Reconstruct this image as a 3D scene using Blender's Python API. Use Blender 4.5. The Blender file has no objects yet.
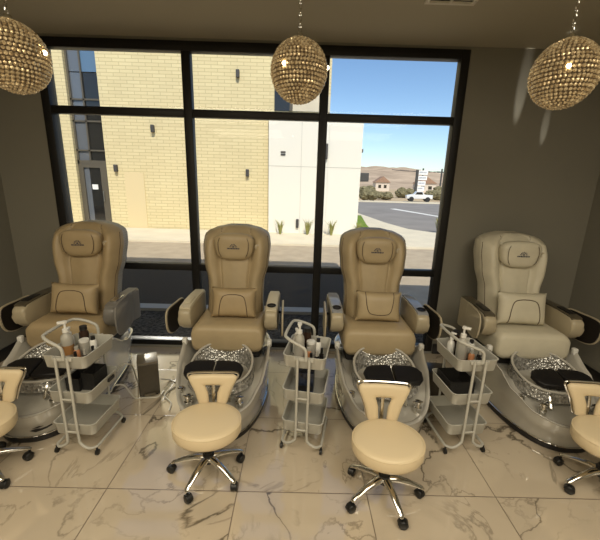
import bpy, bmesh, math, random
from mathutils import Vector, Matrix
random.seed(7)
PI = math.pi
S = bpy.context.scene
COL = S.collection

# ------------------------------------------------------------------ materials
def new_mat(name):
    m = bpy.data.materials.new(name); m.use_nodes = True
    nt = m.node_tree; b = nt.nodes['Principled BSDF']
    return m, nt, b

def mat(name, col, rough=.5, metal=0., spec=.5, coat=0., bump=0., bscale=60., var=0., vscale=8., emit=None, estr=0.):
    m, nt, b = new_mat(name)
    b.inputs['Base Color'].default_value = (*col, 1)
    b.inputs['Roughness'].default_value = rough
    b.inputs['Metallic'].default_value = metal
    b.inputs['Specular IOR Level'].default_value = spec
    b.inputs['Coat Weight'].default_value = coat
    b.inputs['Coat Roughness'].default_value = .05
    if emit:
        b.inputs['Emission Color'].default_value = (*emit, 1)
        b.inputs['Emission Strength'].default_value = estr
    N = nt.nodes; L = nt.links
    if bump or var:
        tc = N.new('ShaderNodeTexCoord')
    if var:
        n = N.new('ShaderNodeTexNoise'); n.inputs['Scale'].default_value = vscale; n.inputs['Detail'].default_value = 4
        L.new(tc.outputs['Object'], n.inputs['Vector'])
        r = N.new('ShaderNodeValToRGB')
        r.color_ramp.elements[0].position = .3; r.color_ramp.elements[1].position = .7
        r.color_ramp.elements[0].color = (*[c * (1 - var) for c in col], 1)
        r.color_ramp.elements[1].color = (*[min(1, c * (1 + var)) for c in col], 1)
        L.new(n.outputs['Fac'], r.inputs['Fac']); L.new(r.outputs['Color'], b.inputs['Base Color'])
    if bump:
        n2 = N.new('ShaderNodeTexNoise'); n2.inputs['Scale'].default_value = bscale; n2.inputs['Detail'].default_value = 3
        L.new(tc.outputs['Object'], n2.inputs['Vector'])
        bp = N.new('ShaderNodeBump'); bp.inputs['Strength'].default_value = bump; bp.inputs['Distance'].default_value = .01
        L.new(n2.outputs['Fac'], bp.inputs['Height']); L.new(bp.outputs['Normal'], b.inputs['Normal'])
    return m

def glass_mat(name, tint=(.95, .97, .95), fres=1.5, rough=.02, gcol=(1, 1, 1), base=.0):
    m = bpy.data.materials.new(name); m.use_nodes = True
    nt = m.node_tree; N = nt.nodes; L = nt.links; N.clear()
    out = N.new('ShaderNodeOutputMaterial'); mx = N.new('ShaderNodeMixShader')
    t = N.new('ShaderNodeBsdfTransparent'); t.inputs[0].default_value = (*tint, 1)
    g = N.new('ShaderNodeBsdfGlossy'); g.inputs['Roughness'].default_value = rough; g.inputs['Color'].default_value = (*gcol, 1)
    f = N.new('ShaderNodeFresnel'); f.inputs['IOR'].default_value = fres
    if base:
        a = N.new('ShaderNodeMath'); a.operation = 'ADD'; a.inputs[1].default_value = base; a.use_clamp = True
        L.new(f.outputs[0], a.inputs[0]); L.new(a.outputs[0], mx.inputs[0])
    else:
        L.new(f.outputs[0], mx.inputs[0])
    L.new(t.outputs[0], mx.inputs[1]); L.new(g.outputs[0], mx.inputs[2]); L.new(mx.outputs[0], out.inputs[0])
    return m

TILE_X, TILE_Y, T0X, T0Y = .73, .629, -1.036, 1.5735

def floor_mat():
    m, nt, b = new_mat('polished_marble_tile')
    N = nt.nodes; L = nt.links
    tc = N.new('ShaderNodeTexCoord'); sp = N.new('ShaderNodeSeparateXYZ'); L.new(tc.outputs['Object'], sp.inputs[0])
    def M(op, a, b_=None, c=None):
        n = N.new('ShaderNodeMath'); n.operation = op
        for i, v in enumerate((a, b_, c)):
            if v is None: continue
            if isinstance(v, (int, float)): n.inputs[i].default_value = v
            else: L.new(v, n.inputs[i])
        return n.outputs[0]
    ux = M('DIVIDE', M('SUBTRACT', sp.outputs[0], T0X), TILE_X)
    uy = M('DIVIDE', M('SUBTRACT', sp.outputs[1], T0Y), TILE_Y)
    ix, iy = M('FLOOR', ux), M('FLOOR', uy)
    fx, fy = M('FRACT', ux), M('FRACT', uy)
    dx = M('MULTIPLY', M('MINIMUM', fx, M('SUBTRACT', 1, fx)), TILE_X)
    dy = M('MULTIPLY', M('MINIMUM', fy, M('SUBTRACT', 1, fy)), TILE_Y)
    grout = M('LESS_THAN', M('MINIMUM', dx, dy), .0026)
    # a different piece of stone on every tile
    seed = M('ADD', M('MULTIPLY', ix, 3.17), M('MULTIPLY', iy, 7.31))
    cv = N.new('ShaderNodeCombineXYZ')
    L.new(M('ADD', sp.outputs[0], seed), cv.inputs[0]); L.new(M('ADD', sp.outputs[1], M('MULTIPLY', seed, 1.7)), cv.inputs[1]); L.new(M('MULTIPLY', seed, .37), cv.inputs[2])
    def noise(scale, detail, rough, dist):
        n = N.new('ShaderNodeTexNoise'); n.inputs['Scale'].default_value = scale; n.inputs['Detail'].default_value = detail
        n.inputs['Roughness'].default_value = rough; n.inputs['Distortion'].default_value = dist
        L.new(cv.outputs[0], n.inputs['Vector']); return n.outputs['Fac']
    n1 = noise(.95, 8, .52, .55); n2 = noise(1.9, 7, .55, .6); n3 = noise(1.1, 2, .5, 0); n4 = noise(2.0, 3, .5, 0)
    def line(n, c, k): return M('MAXIMUM', M('SUBTRACT', 1, M('MULTIPLY', M('ABSOLUTE', M('SUBTRACT', n, c)), k)), 0)
    def rng(n, a, b_):
        m_ = N.new('ShaderNodeMapRange'); m_.inputs[1].default_value = a; m_.inputs[2].default_value = b_; L.new(n, m_.inputs[0]); return m_.outputs[0]
    v1 = M('MULTIPLY', line(n1, .5, 110), rng(n3, .38, .55))
    v2 = M('MULTIPLY', M('MULTIPLY', line(n2, .43, 80), .55), rng(n4, .45, .6))
    v3 = M('MULTIPLY', M('MULTIPLY', line(n2, .57, 80), .5), rng(n4, .58, .42))
    soft = M('MULTIPLY', M('MULTIPLY', line(n1, .5, 16), .16), rng(n3, .38, .6))
    vein = M('MINIMUM', M('ADD', M('MAXIMUM', M('MAXIMUM', v1, v2), v3), soft), .9)
    mix = N.new('ShaderNodeMixRGB'); mix.inputs[1].default_value = (.56, .475, .36, 1); mix.inputs[2].default_value = (.10, .08, .055, 1)
    L.new(vein, mix.inputs[0])
    mg = N.new('ShaderNodeMixRGB'); mg.inputs[2].default_value = (.16, .12, .085, 1)
    L.new(grout, mg.inputs[0]); L.new(mix.outputs[0], mg.inputs[1]); L.new(mg.outputs[0], b.inputs['Base Color'])
    rr = M('ADD', M('MULTIPLY', grout, .4), .07); L.new(rr, b.inputs['Roughness'])
    b.inputs['IOR'].default_value = 1.9; b.inputs['Specular IOR Level'].default_value = .6
    return m

def brick_mat():
    m, nt, b = new_mat('cream_brick'); N = nt.nodes; L = nt.links
    tc = N.new('ShaderNodeTexCoord'); sp = N.new('ShaderNodeSeparateXYZ'); cv = N.new('ShaderNodeCombineXYZ')
    L.new(tc.outputs['Object'], sp.inputs[0]); L.new(sp.outputs[0], cv.inputs[0]); L.new(sp.outputs[2], cv.inputs[1])
    br = N.new('ShaderNodeTexBrick'); L.new(cv.outputs[0], br.inputs['Vector'])
    br.inputs['Color1'].default_value = (.74, .63, .37, 1); br.inputs['Color2'].default_value = (.69, .58, .335, 1); br.inputs['Mortar'].default_value = (.50, .41, .23, 1)
    br.inputs['Scale'].default_value = 1; br.inputs['Brick Width'].default_value = .42; br.inputs['Row Height'].default_value = .105; br.inputs['Mortar Size'].default_value = .009
    br.inputs['Mortar Smooth'].default_value = .3
    n = N.new('ShaderNodeTexNoise'); n.inputs['Scale'].default_value = 1.2; n.inputs['Detail'].default_value = 5; L.new(tc.outputs['Object'], n.inputs['Vector'])
    mx = N.new('ShaderNodeMixRGB'); mx.blend_type = 'MULTIPLY'; mx.inputs[0].default_value = .12
    L.new(br.outputs['Color'], mx.inputs[1]); L.new(n.outputs['Fac'], mx.inputs[2])
    g = N.new('ShaderNodeMixRGB'); g.blend_type = 'MULTIPLY'; g.inputs[0].default_value = 1; g.inputs[2].default_value = (1.05, 1.05, 1.05, 1)
    L.new(mx.outputs[0], g.inputs[1]); L.new(g.outputs[0], b.inputs['Base Color'])
    b.inputs['Roughness'].default_value = .9; b.inputs['Specular IOR Level'].default_value = .1
    return m

def bowl_mat():
    m, nt, b = new_mat('crackled_silver_glass'); N = nt.nodes; L = nt.links
    tc = N.new('ShaderNodeTexCoord'); v = N.new('ShaderNodeTexVoronoi'); v.inputs['Scale'].default_value = 55; L.new(tc.outputs['Object'], v.inputs['Vector'])
    r = N.new('ShaderNodeValToRGB'); r.color_ramp.elements[0].color = (.16, .155, .14, 1); r.color_ramp.elements[1].color = (.62, .61, .58, 1)
    L.new(v.outputs['Color'], r.inputs['Fac']); L.new(r.outputs['Color'], b.inputs['Base Color'])
    bp = N.new('ShaderNodeBump'); bp.inputs['Strength'].default_value = .8; bp.inputs['Distance'].default_value = .01
    L.new(v.outputs['Distance'], bp.inputs['Height']); L.new(bp.outputs['Normal'], b.inputs['Normal'])
    b.inputs['Metallic'].default_value = .55; b.inputs['Roughness'].default_value = .18
    return m

def quilt_mat():
    m, nt, b = new_mat('quilted_greige_vinyl'); N = nt.nodes; L = nt.links
    tc = N.new('ShaderNodeTexCoord'); c = N.new('ShaderNodeTexChecker'); c.inputs['Scale'].default_value = 70
    mp = N.new('ShaderNodeMapping'); mp.inputs['Rotation'].default_value = (PI / 4, 0, 0); L.new(tc.outputs['Object'], mp.inputs[0]); L.new(mp.outputs[0], c.inputs['Vector'])
    c.inputs['Color1'].default_value = (.40, .385, .35, 1); c.inputs['Color2'].default_value = (.32, .305, .28, 1)
    L.new(c.outputs['Color'], b.inputs['Base Color']); b.inputs['Roughness'].default_value = .6
    return m

MT = {}
MT['floor'] = floor_mat()
MT['wall'] = mat('taupe_paint', (.215, .203, .165), .75, spec=.2, bump=.05, bscale=120)
MT['ceil'] = mat('ceiling_paint', (.40, .365, .28), .8, spec=.2)
MT['black'] = mat('black_frame', (.012, .011, .010), .45, spec=.3)
MT['baseb'] = mat('black_baseboard', (.014, .013, .013), .4)
MT['sill'] = mat('grey_sill', (.30, .29, .26), .5)
MT['pane'] = glass_mat('window_glass', (.95, .96, .95), 1.22)
MT['leather'] = mat('beige_leather', (.43, .34, .205), .42, spec=.4, bump=.06, bscale=220, var=.05, vscale=9)
MT['leather_lit'] = mat('window_lit_leather', (.60, .555, .43), .42, spec=.4, bump=.06, bscale=220, var=.05, vscale=9)  # same chair leather, window light put into a paler colour
MT['leather_backlit'] = mat('backlit_leather', (.40, .305, .175), .42, spec=.4, bump=.06, bscale=220, var=.05, vscale=9)  # same chair leather, backlit shade put into a darker colour
MT['seam'] = mat('dark_piping', (.09, .062, .036), .6)
MT['quilt'] = quilt_mat()
MT['chair_black'] = mat('black_plastic', (.012, .011, .011), .45)
MT['arm'] = mat('beige_arm_shell', (.44, .38, .265), .32, spec=.5)
MT['arm_grey'] = mat('grey_arm_shell', (.20, .19, .175), .35)
MT['arm_top'] = mat('cream_arm_top', (.62, .56, .42), .3)
MT['arm_top_dk'] = mat('dark_wood_arm_top', (.09, .075, .05), .35, var=.3, vscale=30)
MT['arm_top_bl'] = mat('glossy_grey_arm_top', (.30, .31, .33), .12)
MT['liner'] = mat('dark_tray_liner', (.016, .013, .011), .4)
MT['tub'] = mat('pearl_acrylic', (.46, .44, .39), .10, spec=.7, coat=.6)
MT['tubrim'] = mat('clear_acrylic_rim', (.50, .48, .43), .10, spec=.8, coat=.8)
MT['bowl'] = bowl_mat()
MT['chrome'] = mat('chrome', (.72, .71, .68), .08, metal=1)
MT['pad'] = mat('black_foot_pad', (.010, .009, .009), .5, spec=.3)
MT['emblem'] = mat('navy_print', (.035, .04, .07), .6)
MT['stoolseat'] = mat('cream_stool_vinyl', (.70, .575, .375), .4, spec=.4, bump=.04, bscale=200)
MT['caster'] = mat('caster_black', (.008, .008, .008), .4)
MT['cart'] = mat('grey_cart_enamel', (.47, .46, .41), .4)
MT['cart_in'] = mat('grey_cart_mesh', (.34, .33, .29), .5)
MT['bin'] = mat('brushed_bin', (.075, .064, .048), .35, metal=.35, var=.06, vscale=40)
MT['bintop'] = mat('bin_lid', (.17, .145, .105), .35, metal=.2)
MT['cable'] = mat('white_cable', (.62, .60, .53), .5)
MT['white'] = mat('white_plastic', (.74, .73, .69), .35)
MT['clear'] = glass_mat('clear_plastic', (.80, .80, .76), 1.45, .05, base=.14)
MT['lotion'] = mat('pale_lotion', (.40, .385, .34), .3)
MT['amber'] = mat('orange_plastic', (.50, .22, .10), .4)
MT['brown'] = mat('dark_brown_glass', (.035, .018, .012), .15)
MT['darkpol'] = mat('black_polish', (.008, .007, .009), .15)
MT['label'] = mat('amber_label', (.33, .17, .06), .5)
MT['mesh'] = mat('black_mesh', (.02, .019, .018), .5, bump=.4, bscale=150)
MT['bluegloss'] = mat('black_blue_box', (.02, .026, .045), .25, var=.8, vscale=22)
MT['vent'] = mat('vent_white', (.62, .58, .48), .5)
MT['ventdk'] = mat('vent_dark', (.05, .045, .038), .7)
MT['brick'] = brick_mat()
MT['stucco'] = mat('white_stucco', (.80, .76, .66), .9, spec=.1, bump=.1, bscale=30)
MT['joint'] = mat('stucco_joint', (.50, .47, .40), .9)
MT['walk'] = mat('concrete_walk', (.68, .60, .45), .9, spec=.1, var=.06, vscale=1.5)
MT['road'] = mat('sunlit_road', (.43, .35, .25), .9, spec=.1, var=.1, vscale=3)
MT['asphalt'] = mat('shade_toned_asphalt', (.058, .050, .041), .9, spec=.1, bump=.3, bscale=40, var=.25, vscale=30)  # own building's shade is put into this dark colour
MT['gravel'] = mat('dark_gravel', (.07, .06, .047), .95, spec=.1, bump=.9, bscale=28, var=.7, vscale=26)
MT['curb'] = mat('grey_curb', (.36, .35, .32), .9)
MT['lot'] = mat('parking_asphalt', (.27, .245, .22), .95, spec=.1, var=.12, vscale=.6)
MT['line'] = mat('parking_line', (.75, .72, .65), .9)
MT['dirt'] = mat('tan_dirt', (.50, .38, .24), .95, spec=.05, var=.2, vscale=.9)
MT['lawn'] = mat('lawn_green', (.17, .24, .045), .95, spec=.05, var=.25, vscale=6)
MT['hill'] = mat('brown_hill', (.46, .35, .25), 1, spec=0, var=.22, vscale=.06)
MT['bush'] = mat('desert_bush', (.20, .175, .10), .95, spec=.05, var=.35, vscale=3)
MT['blade'] = mat('grass_blade', (.30, .29, .10), .9, spec=.1)
MT['darkglass'] = mat('dark_store_glass', (.018, .017, .015), .06, spec=.6)
MT['greyglass'] = mat('grey_store_glass', (.12, .13, .145), .1, spec=.8)  # reflected brightness put into a lighter glass colour
MT['skyglass'] = mat('sky_reflection_glass', (.10, .17, .26), .08, spec=.8)  # sky reflection painted in as the glass colour
MT['bronze'] = mat('bronze_frame', (.10, .085, .06), .5)
MT['ochre'] = mat('cream_steel_door', (.70, .57, .33), .7)
MT['truck'] = mat('white_truck', (.82, .82, .80), .3)
MT['tyre'] = mat('tyre', (.02, .02, .02), .8)
MT['signw'] = mat('sign_white', (.85, .85, .83), .6)
MT['signtxt'] = mat('sign_grey_letters', (.35, .36, .40), .6)
MT['steel'] = mat('dark_steel', (.06, .055, .05), .6)
MT['house'] = mat('far_house', (.66, .56, .45), .9)
MT['houser'] = mat('far_roof', (.33, .20, .13), .9)
MT['paper'] = mat('paper', (.8, .8, .78), .8)

# crystal beads: faceted glittering metal-glass
def bead_mat(name, c1, c2):
    m, nt, b = new_mat(name); N = nt.nodes; L = nt.links
    tc = N.new('ShaderNodeTexCoord'); v = N.new('ShaderNodeTexVoronoi'); v.inputs['Scale'].default_value = 90; L.new(tc.outputs['Object'], v.inputs['Vector'])
    r = N.new('ShaderNodeValToRGB'); r.color_ramp.elements[0].color = (*c1, 1); r.color_ramp.elements[1].color = (*c2, 1)
    L.new(v.outputs['Color'], r.inputs['Fac']); L.new(r.outputs['Color'], b.inputs['Base Color'])
    b.inputs['Metallic'].default_value = .45; b.inputs['Roughness'].default_value = .16
    L.new(r.outputs['Color'], b.inputs['Emission Color']); b.inputs['Emission Strength'].default_value = .10
    return m
MT['bead'] = bead_mat('crystal_bead', (.24, .15, .06), (.90, .72, .42))
MT['beadcore'] = mat('pendant_inner_shade', (.10, .065, .03), .6, emit=(1, .62, .28), estr=.03)
MT['bulb'] = mat('glowing_bulb', (1, .9, .7), .3, emit=(1, .82, .5), estr=14)

# ------------------------------------------------------------------ mesh helpers
def link(name, bm, m, parent=None, loc=None, smooth=35):
    bmesh.ops.recalc_face_normals(bm, faces=bm.faces[:])
    me = bpy.data.meshes.new(name); bm.to_mesh(me); bm.free()
    if smooth:
        for p in me.polygons: p.use_smooth = True
        me.set_sharp_from_angle(angle=math.radians(smooth))
    for mm in (m if isinstance(m, (list, tuple)) else [m]): me.materials.append(mm)
    o = bpy.data.objects.new(name, me); COL.objects.link(o)
    if parent is not None: o.parent = parent
    if loc is not None: o.location = loc
    return o

def thing(name, label, cat, loc=(0, 0, 0), rz=0, group=None):
    o = bpy.data.objects.new(name, None); COL.objects.link(o)
    o.empty_display_size = .1
    o.location = loc; o.rotation_euler = (0, 0, rz); o['label'] = label; o['category'] = cat
    if group: o['group'] = group
    return o
def tag(o, label, cat, group=None):
    o['label'] = label; o['category'] = cat
    if group: o['group'] = group
    return o
def struct(o):
    o['kind'] = 'structure'; return o

def B(): return bmesh.new()

def box(bm, x0, x1, y0, y1, z0, z1, bev=0, seg=2, rot=None, piv=None, mi=0):
    t = B()
    bmesh.ops.create_cube(t, size=1)
    for v in t.verts: v.co = Vector(((x0 + x1) / 2 + v.co.x * (x1 - x0), (y0 + y1) / 2 + v.co.y * (y1 - y0), (z0 + z1) / 2 + v.co.z * (z1 - z0)))
    if bev: bmesh.ops.bevel(t, geom=t.edges[:], offset=bev, segments=seg, profile=.5, affect='EDGES')
    if rot is not None:
        p = Vector(piv or (0, 0, 0))
        for v in t.verts: v.co = p + rot @ (v.co - p)
    merge(bm, t, mi)

def merge(bm, t, mi=0):
    mp = {}
    for v in t.verts: mp[v] = bm.verts.new(v.co)
    for f in t.faces:
        try:
            nf = bm.faces.new([mp[v] for v in f.verts]); nf.material_index = mi
        except ValueError: pass
    t.free()

def loft(bm, rings, cap0=True, cap1=True, closed=True, mi=0):
    R = [[bm.verts.new(p) for p in r] for r in rings]
    n = len(R[0])
    for a, b_ in zip(R, R[1:]):
        for i in range(n if closed else n - 1):
            j = (i + 1) % n
            f = bm.faces.new((a[i], a[j], b_[j], b_[i])); f.material_index = mi
    if cap0: bm.faces.new(R[0][::-1]).material_index = mi
    if cap1: bm.faces.new(R[-1]).material_index = mi
    return R

def smooth_path(pts, n=8, closed=False):
    P = [Vector(p) for p in pts]; out = []
    m = len(P)
    rng = range(m if closed else m - 1)
    for i in rng:
        p0 = P[(i - 1) % m] if closed or i > 0 else P[0]
        p1 = P[i]; p2 = P[(i + 1) % m]
        p3 = P[(i + 2) % m] if closed or i + 2 < m else P[-1]
        for k in range(n):
            t = k / n
            out.append(.5 * ((2 * p1) + (p2 - p0) * t + (2 * p0 - 5 * p1 + 4 * p2 - p3) * t * t + (3 * p1 - p0 - 3 * p2 + p3) * t ** 3))
    if not closed: out.append(P[-1])
    return out

def tube(bm, pts, r, seg=8, closed=False, r1=None, caps=True, mi=0):
    P = [Vector(p) for p in pts]; n = len(P); rings = []
    up = None
    for i in range(n):
        if closed: d = P[(i + 1) % n] - P[i - 1]
        else: d = P[min(i + 1, n - 1)] - P[max(i - 1, 0)]
        if d.length < 1e-9: d = Vector((0, 0, 1))
        d.normalize()
        if up is None:
            up = Vector((0, 0, 1)) if abs(d.z) < .9 else Vector((1, 0, 0))
        a = up - d * up.dot(d)
        if a.length < 1e-6: a = d.orthogonal()
        a.normalize(); b_ = d.cross(a); up = a
        rr = r if r1 is None else r + (r1 - r) * i / max(1, n - 1)
        rings.append([P[i] + a * math.cos(2 * PI * k / seg) * rr + b_ * math.sin(2 * PI * k / seg) * rr for k in range(seg)])
    if closed: rings.append(rings[0]); caps = False
    if closed:
        R = [[bm.verts.new(p) for p in rg] for rg in rings[:-1]]; R.append(R[0])
        for a, b_ in zip(R, R[1:]):
            for i in range(seg):
                j = (i + 1) % seg; bm.faces.new((a[i], a[j], b_[j], b_[i])).material_index = mi
    else:
        loft(bm, rings, caps, caps, mi=mi)

def lathe(bm, prof, c=(0, 0, 0), seg=24, axis='z', mi=0):
    c = Vector(c); rings = []
    for r, h in prof:
        rg = []
        for k in range(seg):
            a = 2 * PI * k / seg
            x, y = math.cos(a) * max(r, 1e-4), math.sin(a) * max(r, 1e-4)
            p = {'z': (x, y, h), 'x': (h, x, y), 'y': (x, h, y)}[axis]
            rg.append(c + Vector(p))
        rings.append(rg)
    loft(bm, rings, True, True, mi=mi)

def prism(bm, outline, axis, a0, a1, bev=0, seg=2, mi=0):
    """outline: list of 2-D points; axis x -> (y,z) outline, y -> (x,z), z -> (x,y)."""
    t = B()
    def P(p, a): return {'x': (a, p[0], p[1]), 'y': (p[0], a, p[1]), 'z': (p[0], p[1], a)}[axis]
    A = [t.verts.new(P(p, a0)) for p in outline]; C = [t.verts.new(P(p, a1)) for p in outline]
    n = len(outline)
    f0 = t.faces.new(A[::-1]); f1 = t.faces.new(C)
    for i in range(n): t.faces.new((A[i], A[(i + 1) % n], C[(i + 1) % n], C[i]))
    if bev:
        ed = [e for e in t.edges if all(v in A for v in e.verts) or all(v in C for v in e.verts)]
        bmesh.ops.bevel(t, geom=ed, offset=bev, segments=seg, profile=.5, affect='EDGES')
    merge(bm, t, mi)

def rrect(x0, x1, y0, y1, r, n=5):
    out = []
    for cx, cy, a0 in ((x1 - r, y1 - r, 0), (x0 + r, y1 - r, PI / 2), (x0 + r, y0 + r, PI), (x1 - r, y0 + r, 1.5 * PI)):
        for k in range(n + 1):
            a = a0 + PI / 2 * k / n; out.append((cx + math.cos(a) * r, cy + math.sin(a) * r))
    return out

def sgnpow(v, e): return math.copysign(abs(v) ** e, v)
def cushion(bm, cx, cy, cz, w, d, h, e_plan=.45, e_prof=.6, seg=40, rings=14, fn=None, mi=0):
    """super-ellipsoid, plan in x-z, thickness along y; fn(x, y, z, u, v) may warp."""
    R = []
    for i in range(1, rings):
        ph = -PI / 2 + PI * i / rings
        rr = abs(math.cos(ph)) ** e_prof; yy = sgnpow(math.sin(ph), e_prof)
        ring = []
        for k in range(seg):
            a = 2 * PI * k / seg
            x = sgnpow(math.cos(a), e_plan) * rr; z = sgnpow(math.sin(a), e_plan) * rr
            p = Vector((cx + x * w / 2, cy + yy * d / 2, cz + z * h / 2))
            if fn: p = fn(p, x, yy, z)
            ring.append(p)
        R.append(ring)
    loft(bm, R, True, True, mi=mi)

# ------------------------------------------------------------------ camera
cam_d = bpy.data.cameras.new('camera'); cam = bpy.data.objects.new('camera', cam_d); COL.objects.link(cam)
RT = Vector((.999615, -.000431, .027739)); UP = Vector((-.026775, .246824, .968690)); FW = Vector((.007264, .969060, -.246717))
CH = 1.695
Mx = Matrix.Identity(4)
for i in range(3): Mx[i][0] = RT[i]; Mx[i][1] = UP[i]; Mx[i][2] = -FW[i]
Mx[2][3] = CH
cam.matrix_world = Mx
cam_d.sensor_width = 36; cam_d.sensor_fit = 'HORIZONTAL'; cam_d.lens = 345 / 600 * 36; cam_d.clip_end = 2000; cam_d.clip_start = .05
S.camera = cam

# ------------------------------------------------------------------ room
WY = 3.28; XL, XR = -2.74, 2.74; ZC = 2.84; YB = -4.2
bm = B(); box(bm, XL - .1, XR + .1, YB - .1, WY + .12, -.1, 0); struct(link('floor', bm, MT['floor'], smooth=0))
bm = B(); box(bm, XL - .1, XR + .1, YB - .1, WY + .2, ZC, ZC + .1); struct(link('ceiling', bm, MT['ceil'], smooth=0))
bm = B(); box(bm, XL - .1, XL, YB, WY + .2, 0, ZC); struct(link('wall_left', bm, MT['wall'], smooth=0))
bm = B(); box(bm, XR, XR + .1, YB, WY + .2, 0, ZC); struct(link('wall_right', bm, MT['wall'], smooth=0))
bm = B(); box(bm, XL - .1, XR + .1, YB - .1, YB, 0, ZC); struct(link('wall_front', bm, MT['wall'], smooth=0))
WX0, WX1, WZ0, WZ1 = -2.262, 1.412, .028, 2.815
bm = B()
box(bm, XL, WX0, WY, WY + .2, 0, ZC); box(bm, WX1, XR, WY, WY + .2, 0, ZC)
box(bm, WX0, WX1, WY, WY + .2, WZ1, ZC); box(bm, WX0, WX1, WY, WY + .2, -.1, .012)
struct(link('wall_back', bm, MT['wall'], smooth=0))
bm = B(); box(bm, WX0, WX1, WY - .012, WY + .10, 0, .03, .004); struct(link('trim_1', bm, MT['sill']))
for nm, a in (('baseboard_left', (XL, XL + .014, YB, WY, 0, .11)), ('baseboard_right', (XR - .014, XR, YB, WY, 0, .11)),
              ('baseboard_back', (WX1 + .01, XR, WY - .014, WY, 0, .11)), ('baseboard_back_left', (XL, WX0 - .01, WY - .014, WY, 0, .11))):
    bm = B(); box(bm, *a, bev=.003); struct(link(nm, bm, MT['baseb']))
# window
win = bpy.data.objects.new('window_1', None); COL.objects.link(win); win.location = (0, WY, 0); struct(win)
FD0, FD1 = -.015, .07      # frame depth, local y
ML, MR, TU, TL_ = -.997, .191, 2.256, .857
bm = B(); t = .072
box(bm, WX0, WX0 + t, FD0, FD1, WZ0, WZ1, .004); box(bm, WX1 - t, WX1, FD0, FD1, WZ0, WZ1, .004)
box(bm, WX0 + t, WX1 - t, FD0, FD1, WZ1 - .075, WZ1, .004); box(bm, WX0 + t, WX1 - t, FD0, FD1, WZ0, WZ0 + .055, .004)
link('window_frame', bm, MT['black'], win)
for x in (ML, MR):
    bm = B(); box(bm, x - .038, x + .038, FD0 + .004, FD1 - .004, WZ0 + .055, WZ1 - .075, .004); link('mullion', bm, MT['black'], win)
xs = [WX0 + t, ML - .038, ML + .038, MR - .038, MR + .038, WX1 - t]
zs = [WZ0 + .055, TL_ - .032, TL_ + .032, TU - .032, TU + .032, WZ1 - .075]
for z in (TL_, TU):
    for k in range(0, 6, 2):
        bm = B(); box(bm, xs[k], xs[k + 1], FD0 + .008, FD1 - .008, z - .032, z + .032, .004); link('transom', bm, MT['black'], win)
for i in range(0, 6, 2):
    for j in range(0, 6, 2):
        bm = B()
        vs = [bm.verts.new(p) for p in ((xs[i], .028, zs[j]), (xs[i + 1], .028, zs[j]), (xs[i + 1], .028, zs[j + 1]), (xs[i], .028, zs[j + 1]))]
        bm.faces.new(vs); link('pane', bm, MT['pane'], win, smooth=0)

# ceiling vent
vt = thing('ceiling_vent', 'white rectangular air vent grille in the ceiling above the window', 'vent', (.93, 2.47, ZC))
bm = B()
for a in ((-.16, .16, -.11, -.085), (-.16, .16, .085, .11), (-.16, -.135, -.085, .085), (.135, .16, -.085, .085), (-.008, .008, -.085, .085)): box(bm, *a, -.012, 0, .002)
link('frame', bm, MT['vent'], vt)
bm = B()
for k in range(7):
    y = -.072 + k * .024
    box(bm, -.135, .135, y - .008, y + .008, -.010, -.006, rot=Matrix.Rotation(.5, 3, 'X'), piv=(0, y, -.008))
link('slats', bm, MT['vent'], vt)
bm = B(); box(bm, -.135, .135, -.085, .085, -.002, 0); link('duct', bm, MT['ventdk'], vt)

# ------------------------------------------------------------------ pendants
def pendant(loc, label, warm):
    t = thing('pendant_lamp', label, 'lamp', loc, 0, 'beaded globe pendants')
    R = .145; H = ZC - loc[2]
    # crystal globe: rows of beads on a sphere
    bm = B(); rows = 25
    for i in range(rows):
        ph = PI * (i + .5) / rows
        rr = R * math.sin(ph); zz = R * 1.06 * math.cos(ph)
        n = max(4, int(2 * PI * rr / .0185))
        for k in range(n):
            a = 2 * PI * (k + .5 * (i % 2)) / n
            s = .0094 * (1 + .12 * math.sin(7.1 * k + 3 * i))
            nrm = Vector((math.cos(a) * math.sin(ph), math.sin(a) * math.sin(ph), math.cos(ph)))
            m4 = Matrix.Translation((rr * math.cos(a), rr * math.sin(a), zz)) @ nrm.to_track_quat('Z', 'Y').to_matrix().to_4x4() @ Matrix.Diagonal((s, s, s * .75, 1))
            bmesh.ops.create_icosphere(bm, subdivisions=1, radius=1, matrix=m4)
    link('crystal_shade', bm, MT['bead'], t, smooth=0)
    bm = B()
    lathe(bm, [(R * .93 * math.sin(PI * i / 16), R * .985 * math.cos(PI * i / 16)) for i in range(17)], seg=28)
    link('inner_shade', bm, MT['beadcore'], t)
    for k in range(3):
        a = 2 * PI * k / 3 + 4.2
        bm = B(); bmesh.ops.create_uvsphere(bm, u_segments=12, v_segments=8, radius=.010, matrix=Matrix.Translation((math.cos(a) * .149, math.sin(a) * .149 , .03 * math.sin(2.3 * k))))
        link('bulb', bm, MT['bulb'], t)
    bm = B(); lathe(bm, [(.004, R * 1.06 + .028), (.016, R * 1.06 + .022), (.02, R * 1.06 + .004), (.03, R * 1.06 - .006)], seg=16)
    link('cap', bm, MT['chrome'], t)
    bm = B(); z = R * 1.06 + .03; k = 0
    while z < H - .05:
        pts = []
        for q in range(12):
            a = 2 * PI * q / 12; x, y = .007 * math.cos(a), .0165 * math.sin(a)
            pts.append((x, 0, z + .012 + y) if k % 2 == 0 else (0, x, z + .012 + y))
        tube(bm, pts, .0022, 5, closed=True); z += .026; k += 1
    link('chain', bm, MT['chrome'], t)
    bm = B(); lathe(bm, [(.004, H - .045), (.012, H - .04), (.055, H - .022), (.06, H)], seg=24); link('canopy', bm, MT['chrome'], t)
    return t
pendant((-1.375, 1.84, 2.232), 'round beaded crystal pendant lamp at the left wall side of the window', 1)
pendant((-.020, 2.03, 2.262), 'round beaded crystal pendant lamp hanging before the middle of the window', .6)
pendant((1.29, 1.89, 2.245), 'round beaded crystal pendant lamp before the bare wall right of the window', 1)

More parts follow.
